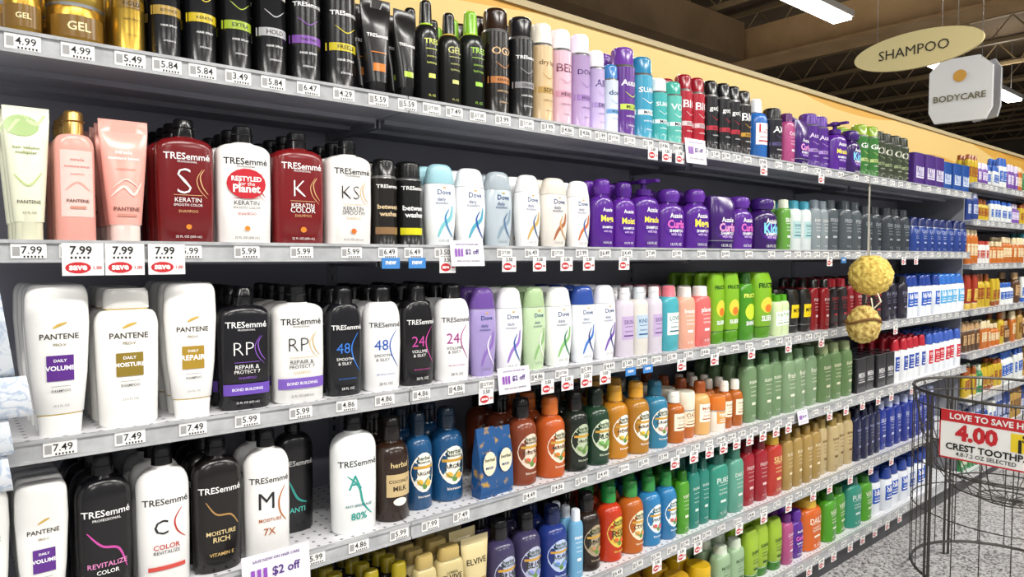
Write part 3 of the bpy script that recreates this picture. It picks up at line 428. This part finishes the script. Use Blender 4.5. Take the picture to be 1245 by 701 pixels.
# far-bay stock
far = []
for cols in (('d8dcd8','2a5ab0'),('b8641c','d8c8a0'),('52361c','b89468'),('dcdcd8','b03c2c'),('33804a','c8d0b8'),('a8843c','704a18'),('223c80','b0b8d0'),('983018','d0b050'),('c0a424','904a18'),('70489a','d0c8dc'),('d0c8bc','2c7a88')):
    for k in ('slim', 'herbal', 'hs', 'fruc'):
        far.append(P(k, cols[0], cols[1], .15, .7, LG(cols[1], cols[0])))
pref = {0: [0, 4, 9, 8], 1: [1, 4, 8, 0], 2: [1, 7, 3, 1], 3: [1, 2, 0, 8], 4: [2, 5, 1, 2], 5: [4, 8, 5, 0], 6: [0, 6, 7], 7: [4, 10, 2]}
for zi, z in enumerate(FARZ):
    x = 4.37
    top = (FARZ[zi-1]-z-.05) if zi else .3
    while x < 7.9:
        ci = random.choice(pref[zi]) if random.random() < .75 else random.randrange(11)
        p = dict(far[ci*4+random.randrange(4)]); hh = round(min(top, random.choice([.13, .16, .19])), 2); p['h'] = hh; p['id'] = (p['id'], hh)
        w = random.choice([.05, .058, .065]); n = random.choice([2, 3, 4])
        par = bpy.data.objects.new('toiletry_bottle_row', None); SC.collection.objects.link(par); par.location = (x, .05, z)
        for i in range(n):
            if x+w > 7.95: break
            place(p, x+w/2, w*.94, .012, z, 2, None, par); x += w
        x += .006

# header board above
m, nt, b = nodemat('header_print', .5)
tc = nt.nodes.new('ShaderNodeTexCoord'); wv = nt.nodes.new('ShaderNodeTexWave'); wv.wave_type = 'RINGS'; wv.inputs['Scale'].default_value = .55; wv.inputs['Distortion'].default_value = 2.2; wv.inputs['Detail'].default_value = 0
rp = nt.nodes.new('ShaderNodeValToRGB'); rp.color_ramp.interpolation = 'CONSTANT'
rp.color_ramp.elements[0].color = (*rgb('c88f2c'), 1); rp.color_ramp.elements[1].position = .45; rp.color_ramp.elements[1].color = (*rgb('d8a440'), 1)
e = rp.color_ramp.elements.new(.8); e.color = (*rgb('e6c47a'), 1)
nt.links.new(tc.outputs['Object'], wv.inputs['Vector']); nt.links.new(wv.outputs['Fac'], rp.inputs['Fac']); nt.links.new(rp.outputs['Color'], b.inputs['Base Color'])
mb = MB(); mb.box(-.42, 8.0, .35, .39, 1.86, 2.07, m); mb.box(-.42, 8.0, .34, .4, 2.07, 2.09, 'b8a880p')
mb.obj('header_board')

# ------------------------------------------------------------ price tags
near_prices = {0: ['4.99','4.99','5.49','5.84','5.84','3.49','5.84','6.47','4.29','5.59','5.59'], 1: ['7.99','7.99','7.99','5.99','5.99','5.99','5.99','6.49','6.49','3.50'],
               2: ['7.49','7.49','7.49','5.99','5.99','4.86','4.86','4.86','4.86','2/7.00'], 3: ['7.49','7.49','4.86','4.86','5.99','4.86','5.99','4.86','5.99','7.99'], 4: ['5.99','4.86'], 5: ['5.99', '4.86']}
TAGW = mat('e8e8e6', .5); INK = mat('161616', .6); REDI = mat('c0202a', .45); BLU = mat('3a7fc4', .45)
def tag_at(mb, x, z, price, w=.046):
    w2 = w/2; y = -.0112; zc = z-.0125
    mb.box(x-w2, x+w2, y-.0008, y+.0008, zc-.012, zc+.011, TAGW)
    mb.text(price, (x+w*.08, y-.0012, zc+.001), (1, 0, 0), (0, 0, 1), w*.58, INK, .01)
    mb.box(x-w2*.9, x-w2*.5, y-.0012, y, zc-.008, zc+.006, mat('9a9a9a', .6))
    for k in range(6): mb.box(x-w2*.3+k*w*.1, x-w2*.3+k*w*.1+w*.05, y-.0012, y, zc-.0108, zc-.0078, INK)
for si, (z, T) in enumerate(SHELF):
    mb = MB(); c = 0; last = -9
    for (a, b_, n, key) in T:
        x0 = along(a, 0, z); x1 = along(b_, 0, z)
        for i in range(n):
            x = x0+(x1-x0)*(i+.5)/n
            if x-last < .052: continue
            last = x; pl = near_prices[si]; pr_ = pl[c] if c < len(pl) else random.choice(['5.99','4.86','3.99','7.49','2/7.00','6.49','4.49'])
            tag_at(mb, x, z, pr_); c += 1
    mb.obj('price_tags')
mb = MB()
for z in FARZ:
    x = 4.42
    while x < 7.9: tag_at(mb, x, z, '5.99'); x += random.choice([.08, .12, .16])
mb.obj('price_tags')

SALE = {0: [(795,'r'),(812,'r'),(828,'r'),(930,'r'),(1000,'r')],
        1: [(101,'R'),(152,'R'),(203,'R'),(476,'b'),(508,'b'),(545,'r'),(620,'r'),(657,'r'),(690,'r'),(717,'r'),(760,'r'),(1010,'r'),(1027,'b'),(1100,'r'),(1115,'r')],
        2: [(592,'r'),(667,'r'),(691,'r'),(714,'r'),(737,'r'),(768,'b'),(789,'b'),(830,'r'),(870,'r'),(915,'r'),(960,'r'),(1000,'r'),(1050,'r'),(1090,'r')],
        3: [(822,'r'),(845,'r'),(864,'r'),(881,'r'),(897,'r'),(913,'r'),(929,'r'),(945,'r'),(960,'r'),(1010,'r'),(1030,'r'),(1050,'r'),(1069,'r'),(1085,'r'),(1110,'r')],
        4: [(800,'r'),(830,'r'),(850,'r'),(900,'r'),(930,'r'),(960,'r'),(990,'r'),(1010,'r'),(1035,'r'),(1060,'r'),(1085,'r')],
        5: [(985,'r'),(1000,'r'),(1015,'r'),(1035,'r'),(1050,'r'),(1065,'r'),(1080,'r'),(1095,'r')]}
def sale_at(mb, x, z, kind):
    y = -.0168; w = .029 if kind == 'R' else .0215
    zt = z-.0005 if kind == 'R' else z-.022; zb = z-(.052 if kind == 'R' else .058)
    if kind == 'b':
        mb.box(x-w, x+w, y-.0006, y+.0006, z-.047, z-.024, BLU); mb.text('new', (x, y-.001, z-.0345), (1,0,0), (0,0,1), w*1.2, TAGW, .03); return
    mb.box(x-w, x+w, y-.0006, y+.0006, zb, zt, TAGW)
    cz = zb+.0125; rx = w*.62
    pts = [(x-w*.25+rx*math.cos(t/14*2*math.pi), y-.0009, cz+.0092*math.sin(t/14*2*math.pi)) for t in range(14)]
    mb.poly(pts, REDI); mb.text('save', (x-w*.25, y-.0013, cz), (1,0,0), (0,0,1), rx*1.4, TAGW, .04)
    mb.text('1.00' if kind == 'R' else '99', (x+w*.68, y-.0012, cz), (1,0,0), (0,0,1), w*.4, REDI, .02)
    if kind == 'R':
        mb.text('7.99', (x-w*.1, y-.0012, zt-.011), (1,0,0), (0,0,1), w*1.05, INK, .02)
        for k in range(5): mb.box(x-w*.6+k*w*.2, x-w*.6+k*w*.2+w*.1, y-.0012, y, zt-.0245, zt-.021, INK)
    else: mb.text('3.50', (x, y-.0012, zt-.0065), (1,0,0), (0,0,1), w*.95, INK, .02)
for si in SALE:
    mb = MB(); z = SHELF[si][0]
    for px, k in SALE[si]: sale_at(mb, along(px, -.02, z), z, k)
    mb.obj('sale_tags')
# larger promo coupons (slanted paper cards clipped to the rail)
for px, z, w, hh, zo in ((570, SHELF[1][0], .092, .058, -.002), (627, SHELF[2][0], .098, .062, .004), (338, SHELF[3][0], .13, .085, .0), (848, SHELF[0][0], .10, .075, -.005), (978, SHELF[3][0], .07, .05, .0)):
    mb = MB(); x = along(px, -.03, z); y = -.028; zc = z-.012+zo
    vs = [(x-w/2, y, zc-hh/2), (x+w/2, y-.002, zc-hh/2), (x+w/2, y-.002+.008, zc+hh/2), (x-w/2, y+.008, zc+hh/2)]
    mb.add(vs+[(v[0], v[1]+.001, v[2]) for v in vs], [(0,1,2,3),(7,6,5,4),(0,4,5,1),(1,5,6,2),(2,6,7,3),(3,7,4,0)], mat('e6e2ec', .5))
    ey = Vector((0, .008/hh, 1)).normalized(); o = Vector((x, y+.004-.002, zc))
    mb.text('$2 off', o+ey*hh*.05+Vector((w*.14, -.0006, 0)), (1,0,0), ey, w*.42, mat('4a2a7a', .5), .02)
    mb.text('SAVE NOW ON HAIR CARE', o+ey*hh*.36+Vector((0, -.0006, 0)), (1,0,0), ey, w*.7, mat('4a2a7a', .5))
    mb.text('when you buy 2 products', o-ey*hh*.3+Vector((0, -.001, 0)), (1,0,0), ey, w*.7, INK)
    for k in range(3):
        xk = x-w*.38+k*w*.09; mb.add([(xk, y+.0005, zc-hh*.12), (xk+w*.055, y+.0003, zc-hh*.12), (xk+w*.055, y+.0028, zc+hh*.18), (xk, y+.003, zc+hh*.18)], [(0, 1, 2, 3)], mat('8a4ab0', .4))
    mb.box(x-.006, x+.006, y+.006, -.0155, zc+hh*.1, zc+hh*.2, mat('c8ccd0', .2))
    mb.obj('promo_coupon_card')

# ------------------------------------------------------------ hanging sponge strip
def puff(center, r, sc=(1, 1, 1), seed=0):
    import bmesh; from mathutils import noise
    bm = bmesh.new(); bmesh.ops.create_icosphere(bm, subdivisions=5, radius=1)
    for v in bm.verts:
        q = v.co*4.0+Vector((seed, 0, 0)); n1 = abs(noise.noise(q)); n2 = abs(noise.noise(q*2.2))
        f = r*(.95+.13*n1+.07*n2); v.co = Vector((v.co.x*f*sc[0], v.co.y*f*sc[1], v.co.z*f*sc[2]))
    vs = [v.co+Vector(center) for v in bm.verts]; fs = [tuple(v.index for v in f.verts) for f in bm.faces]; bm.free()
    return vs, fs
Msp = noisy('loofah_mesh', 'b08a2c', 'e6cc6c', 70, .85, 5, (.3, .6), bump=.5)
Msp2 = noisy('loofah_mesh_b', '96702c', 'e0c878', 55, .85, 5, (.35, .6), bump=.5)
xs = along(1056, -.12, 1.2); ys = -.12
rail_z = SHELF[0][0]
mb = MB()
cord = [(xs-.01, -.016, rail_z-.02), (xs-.01, -.07, rail_z-.012), (xs-.008, ys, rail_z-.03), (xs-.01, ys, 1.45), (xs+.005, ys, 1.36), (xs, ys, 1.28), (xs-.02, ys, 1.12)]
mb.tube(cord, .002, mat('8c887c', .6))
mb.box(xs-.016, xs-.004, ys-.001, ys+.001, 1.31, 1.57, mat('a8a498', .3))
vs, fs = puff((xs+.015, ys, 1.228), .08, (1, 1, .97)); mb.add(vs, fs, Msp, True)
vs, fs = puff((xs-.05, ys-.005, 1.04), .066, (.92, .92, 1.1), 4); mb.add(vs, fs, Msp2, True)
mb.tube([(xs-.052+.062*math.cos(t*.524), ys-.005+.062*math.sin(t*.524), 1.055+.012*math.sin(t)) for t in range(12)], .006, mat('7a5428', .8), 6, True)
mb.tube([(xs+.0, ys-.03, 1.17), (xs-.03, ys-.06, 1.13), (xs-.05, ys-.04, 1.10), (xs-.02, ys-.02, 1.14)], .003, mat('efe8d0', .7))
mb.obj('hanging_loofah_strip')

# ------------------------------------------------------------ packets hanging at the near end
m, nt, b = nodemat('marbled_paper', .4)
tc = nt.nodes.new('ShaderNodeTexCoord'); n = nt.nodes.new('ShaderNodeTexNoise'); n.inputs['Scale'].default_value = 26; n.inputs['Detail'].default_value = 6; n.inputs['Distortion'].default_value = 1.6
rp = nt.nodes.new('ShaderNodeValToRGB'); rp.color_ramp.elements[0].position = .42; rp.color_ramp.elements[0].color = (*rgb('d0d4da'), 1); rp.color_ramp.elements[1].position = .56; rp.color_ramp.elements[1].color = (*rgb('ccd2d8'), 1)
e = rp.color_ramp.elements.new(.49); e.color = (*rgb('9cadc4'), 1)
nt.links.new(tc.outputs['Object'], n.inputs['Vector']); nt.links.new(n.outputs['Fac'], rp.inputs['Fac']); nt.links.new(rp.outputs['Color'], b.inputs['Base Color'])
MARB = m
mb = MB(); xa = along(-60, -.05, 1.1); xb = along(30, -.05, 1.1)
mb.box(xa+.02, xa+.035, -.048, -.046, .98, 1.29, mat('d8dce0', .2))
for (z0, z1, dx, dy) in ((1.125, 1.30, -.012, 0), (1.065, 1.125, .008, -.012), (1.01, 1.068, -.016, -.004), (.955, 1.008, -.018, .002)):
    vs = []
    for zz, t in ((z0, .004), (z0+.008, .010), (z1-.012, .010), (z1, .001)):
        off = (z0-zz)*.12
        vs += [(xa, -.055+dy-t, zz), (xb+dx+off, -.055+dy-t, zz), (xb+dx+off, -.055+dy+t*.6, zz), (xa, -.055+dy+t*.6, zz)]
    fs = [(0, 1, 2, 3), (12, 13, 14, 15)]+[(i*4+j, i*4+(j+1) % 4, i*4+4+(j+1) % 4, i*4+4+j) for i in range(3) for j in range(4)]
    mb.add(vs, fs, MARB)
mb.obj('hanging_hair_accessory_packets')

# ------------------------------------------------------------ wire dump bin with sign
bx, by, R = 3.20, -.50, .33
DK = mat('4a4744', .4, .5)
mb = MB()
ring = lambda r, z, nn=48: [(bx+r*math.cos(t*2*math.pi/nn), by+r*math.sin(t*2*math.pi/nn), z) for t in range(nn)]
ZT = .78
mb.tube(ring(R, ZT), .006, DK, 6, True); mb.tube(ring(R, ZT-.05), .003, DK, 6, True)
mb.tube(ring(R*.98, .06), .006, DK, 6, True)
for z in (.5, .32): mb.tube(ring(R, z), .0025, DK, 5, True)
for k in range(22):
    q = k*2*math.pi/22; c_, s_ = math.cos(q), math.sin(q)
    mb.tube([(bx+R*c_, by+R*s_, ZT), (bx+R*c_, by+R*s_, .06)], .002, DK, 5)
for k in range(4):
    q = math.radians(55)+k*math.pi/2
    for dq in (-.03, .03):
        c2, s2 = math.cos(q+dq), math.sin(q+dq)
        mb.tube([(bx+R*1.01*c2, by+R*1.01*s2, ZT), (bx+R*1.01*c2, by+R*1.01*s2, .0)], .005, DK, 6)
for rr, z in ((.30, .60), (.25, .47), (.2, .40), (.1, .36)): mb.tube(ring(rr, z), .003, DK, 5, True)
for k in range(18):
    q = k*2*math.pi/18; c_, s_ = math.cos(q), math.sin(q)
    mb.tube([(bx+r_*c_, by+r_*s_, z_) for r_, z_ in ((R, ZT-.01), (.315, .68), (.30, .60), (.25, .47), (.2, .40), (.1, .36), (.0, .355))], .002, DK, 5)
bino = mb.obj('wire_dump_bin')
mb = MB(); fn = Vector((-1, 0, 0)); ex = Vector((0, -1, 0)); ey = Vector((0, 0, 1))
sw, sh = .37, .18
o = Vector((bx-R-.012, -.366-sw/2, .652))
def sp(u, v, dd=0): return o+ex*(u*sw)+ey*(v*sh)+fn*dd
def srect(u0, u1, v0, v1, m, dd): mb.poly([sp(u0, v0, dd), sp(u1, v0, dd), sp(u1, v1, dd), sp(u0, v1, dd)], m)
cn = [sp(u, v, dd) for dd in (0, -.003) for u, v in ((-.5, -.5), (.5, -.5), (.5, .5), (-.5, .5))]
mb.add(cn, [(0,1,2,3),(4,5,6,7),(0,1,5,4),(1,2,6,5),(2,3,7,6),(3,0,4,7)], mat('ececea', .5))
srect(-.5, .5, .26, .5, REDI, .001); srect(.1, .48, -.14, .22, mat('e8cc28', .5), .001)
srect(-.5, .5, -.5, -.47, REDI, .001); srect(-.5, -.488, -.5, .5, REDI, .001)
mb.text('LOVE TO SAVE HERE', sp(-.04, .38, .002), ex, ey, sw*.74, TAGW, .03)
mb.text('4.00', sp(-.18, .06, .002), ex, ey, sw*.36, REDI, .05); mb.text('SAVE', sp(.29, .14, .002), ex, ey, sw*.2, INK, .03); mb.text('1.29', sp(.29, -.02, .002), ex, ey, sw*.26, INK, .03)
mb.text('CREST TOOTHPASTE', sp(-.02, -.24, .002), ex, ey, sw*.84, INK, .03); mb.text('4.8-7.2 OZ SELECTED', sp(-.1, -.38, .002), ex, ey, sw*.5, INK)
for u in (-.3, .3): mb.tube([sp(u, .48, -.002), sp(u, .52, -.006), sp(u, .6, -.012)], .002, DK, 5)
sg = mb.obj('sale_sign', bino)

# ------------------------------------------------------------ overhead signs
mb = MB(); ox, oy, oz = 4.10, .215, 2.41; CR = mat('d6c890', .5, name='cream_sign_board')
nn = 64; vs = [(ox+dx, oy+.32*math.cos(t*2*math.pi/nn), oz+.098*math.sin(t*2*math.pi/nn)) for dx in (0, .02) for t in range(nn)]
mb.add(vs, [tuple(range(nn)), tuple(range(nn, 2*nn))]+[(t, (t+1) % nn, nn+(t+1) % nn, nn+t) for t in range(nn)], CR)
mb.text('SHAMPOO', (ox-.003, oy+.01, oz), (0, -1, 0), (0, 0, 1), .35, mat('2a261c', .6), .0)
mb.text('SHAMPOO', (ox+.023, oy, oz), (0, 1, 0), (0, 0, 1), .35, mat('2a261c', .6), .0)
for dy in (-.2, .2): mb.tube([(ox+.01, oy+dy, oz+.07), (ox+.01, oy+dy, 4.9)], .0012, '505050')
mb.obj('hanging_aisle_sign')
mb = MB(); ox, oy, oz = 5.3, .38, 2.41
def sgn(ox, yc, wv_, hv, col, ang):
    c_, s_ = math.cos(ang), math.sin(ang); out = []
    base = [(-.5,-.32),(-.4,-.5),(.4,-.5),(.5,-.32),(.5,.32),(.3,.5),(-.3,.5),(-.5,.32)]
    for dx in (0, .03):
        for u, v in base: out.append((ox+dx+u*wv_*s_, yc-u*wv_*c_, oz+v*hv))
    mb.add(out, [tuple(range(8)), tuple(range(8, 16))]+[(t, (t+1) % 8, 8+(t+1) % 8, 8+t) for t in range(8)], col)
    return (s_, -c_, 0)
ex1 = sgn(ox, oy, .36, .42, 'dcdddd', .12)
mb.text('BODYCARE', (ox-.008, oy, oz-.05), ex1, (0, 0, 1), .30, mat('6a6448', .5), .02)
mb.poly([(ox-.008, oy+.04*math.cos(t*.5236), oz+.09+.04*math.sin(t*.5236)) for t in range(12)], mat('d09a38', .5))
sgn(ox+.16, oy-.10, .26, .38, 'c4c6ca', -.6)
for dy in (-.12, .12): mb.tube([(ox+.015, oy+dy, oz+.18), (ox+.015, oy+dy, 4.9)], .0015, '505050')
mb.obj('hanging_department_sign')

# ------------------------------------------------------------ room
def slab(name, x0, x1, y0, y1, z0, z1, m): mb = MB(); mb.box(x0, x1, y0, y1, z0, z1, m); return mb.obj(name)
m, nt, b = nodemat('speckled_floor', .45)
tc = nt.nodes.new('ShaderNodeTexCoord'); v = nt.nodes.new('ShaderNodeTexVoronoi'); v.inputs['Scale'].default_value = 120
rp = nt.nodes.new('ShaderNodeValToRGB'); rp.color_ramp.elements[0].color = (*rgb('5c5a5c'), 1); rp.color_ramp.elements[1].color = (*rgb('c4c2c2'), 1); rp.color_ramp.elements[0].position = .1; rp.color_ramp.elements[1].position = .62
sx = nt.nodes.new('ShaderNodeSeparateColor')
nt.links.new(tc.outputs['Object'], v.inputs['Vector']); nt.links.new(v.outputs['Color'], sx.inputs[0]); nt.links.new(sx.outputs[0], rp.inputs['Fac']); nt.links.new(rp.outputs['Color'], b.inputs['Base Color'])
slab('floor', -6, 26, -9, 9, -.1, 0, m)
MC = noisy('ceiling_deck_paint', '5e4e3c', '6e5e4a', 1.5, .8)
slab('ceiling', -6, 26, -9, 9, 5.0, 5.1, MC)
slab('wall_far', 26, 26.1, -9, 9, 0, 5, noisy('far_wall_paint', '6a6050', '7c7262', 1, .7))
slab('wall_back', -6, 26, 9, 9.1, 0, 5, noisy('back_wall_paint', '4a4030', '5c5242', 1, .7))
BM = noisy('painted_steel_brown', 'b8966a', 'c8a678', 3, .6)
mb = MB(); mb.box(8.8, 9.1, -8.9, 8.9, 4.0, 4.45, BM); mb.box(8.7, 9.2, -8.9, 8.9, 3.97, 4.0, BM); mb.obj('ceiling_girder')
mb = MB(); mb.box(-5.9, 8.69, 4.1, 4.5, 4.0, 4.5, noisy('duct_brown', '7a6448', '8a7254', 2, .6)); mb.obj('ceiling_duct')
mb = MB(); JM = mat('94805e', .6)
for x in [a*1.5-1 for a in range(17)]:
    mb.box(x-.04, x+.04, -8.9, 8.9, 4.9, 4.95, JM); mb.box(x-.04, x+.04, -8.9, 8.9, 4.52, 4.57, JM)
    for k in range(30):
        y0 = -8.9+k*.59; mb.tube([(x, y0, 4.55), (x, y0+.295, 4.91), (x, y0+.59, 4.55)], .014, JM, 4)
mb.obj('ceiling_joists')
def lamp(x, y, z, L=1.25, W=.16, pw=60, up=0):
    mb = MB(); mb.box(x-L/2-.02, x+L/2+.02, y-W/2-.02, y+W/2+.02, z, z+.07, 'd8d8d4'); mb.box(x-L/2, x+L/2, y-W/2, y+W/2, z-.03, z, mat('fffaf0', .5, 0, 9.0))
    for dx in (-.4, .4): mb.tube([(x+dx, y, z+.07), (x+dx, y, 4.95)], .004, '707070')
    o = mb.obj('ceiling_light')
    if pw:
        l = bpy.data.lights.new('lamp', 'AREA'); l.shape = 'RECTANGLE'; l.size = L; l.size_y = W; l.energy = pw; l.color = (1, .975, .93)
        link('lamp', l, o, (x, y, z-.04))
    if up:   # added fill aimed upward to brighten the dark deck and beams
        l = bpy.data.lights.new('ceiling_fill', 'AREA'); l.shape = 'RECTANGLE'; l.size = L; l.size_y = W; l.energy = up; l.color = (1, .93, .82)
        u = link('ceiling_fill', l, o, (x, y, z+.09)); u.rotation_euler = (math.pi, 0, 0)
for x in (-1.9, 1.2, 4.2, 7.3, 10.4, 13.6, 16.8): lamp(x, 2.4, 3.95, W=.2, pw=0 if x > 11 else 36, up=14 if 4 < x < 14 else 0)
for x in (-2.2, .2, 2.6, 5.0, 7.4): lamp(x, -2.1, 3.6, 1.8, .3, 74, 8 if x > 7 else 0)
for x in (-1.5, 2, 5.5): lamp(x, -5, 3.6, 1.8, .3, 68)  # unseen row, added for frontal light reaching the low shelves
W = bpy.data.worlds.new('World'); SC.world = W; W.use_nodes = True
W.node_tree.nodes['Background'].inputs[0].default_value = (.98, .98, 1, 1); W.node_tree.nodes['Background'].inputs[1].default_value = .46

# ------------------------------------------------------------ camera
cd = bpy.data.cameras.new('Camera'); cd.sensor_width = 36; cd.lens = F/1245*36; cd.clip_start = .02
cam = bpy.data.objects.new('Camera', cd); SC.collection.objects.link(cam); cam.location = (0, -D, H)
fwd = Vector((C*CP, S*CP, -SP)); cam.rotation_euler = fwd.to_track_quat('-Z', 'Y').to_euler()
SC.camera = cam
print('objects', len(bpy.data.objects), 'meshes', len(bpy.data.meshes))
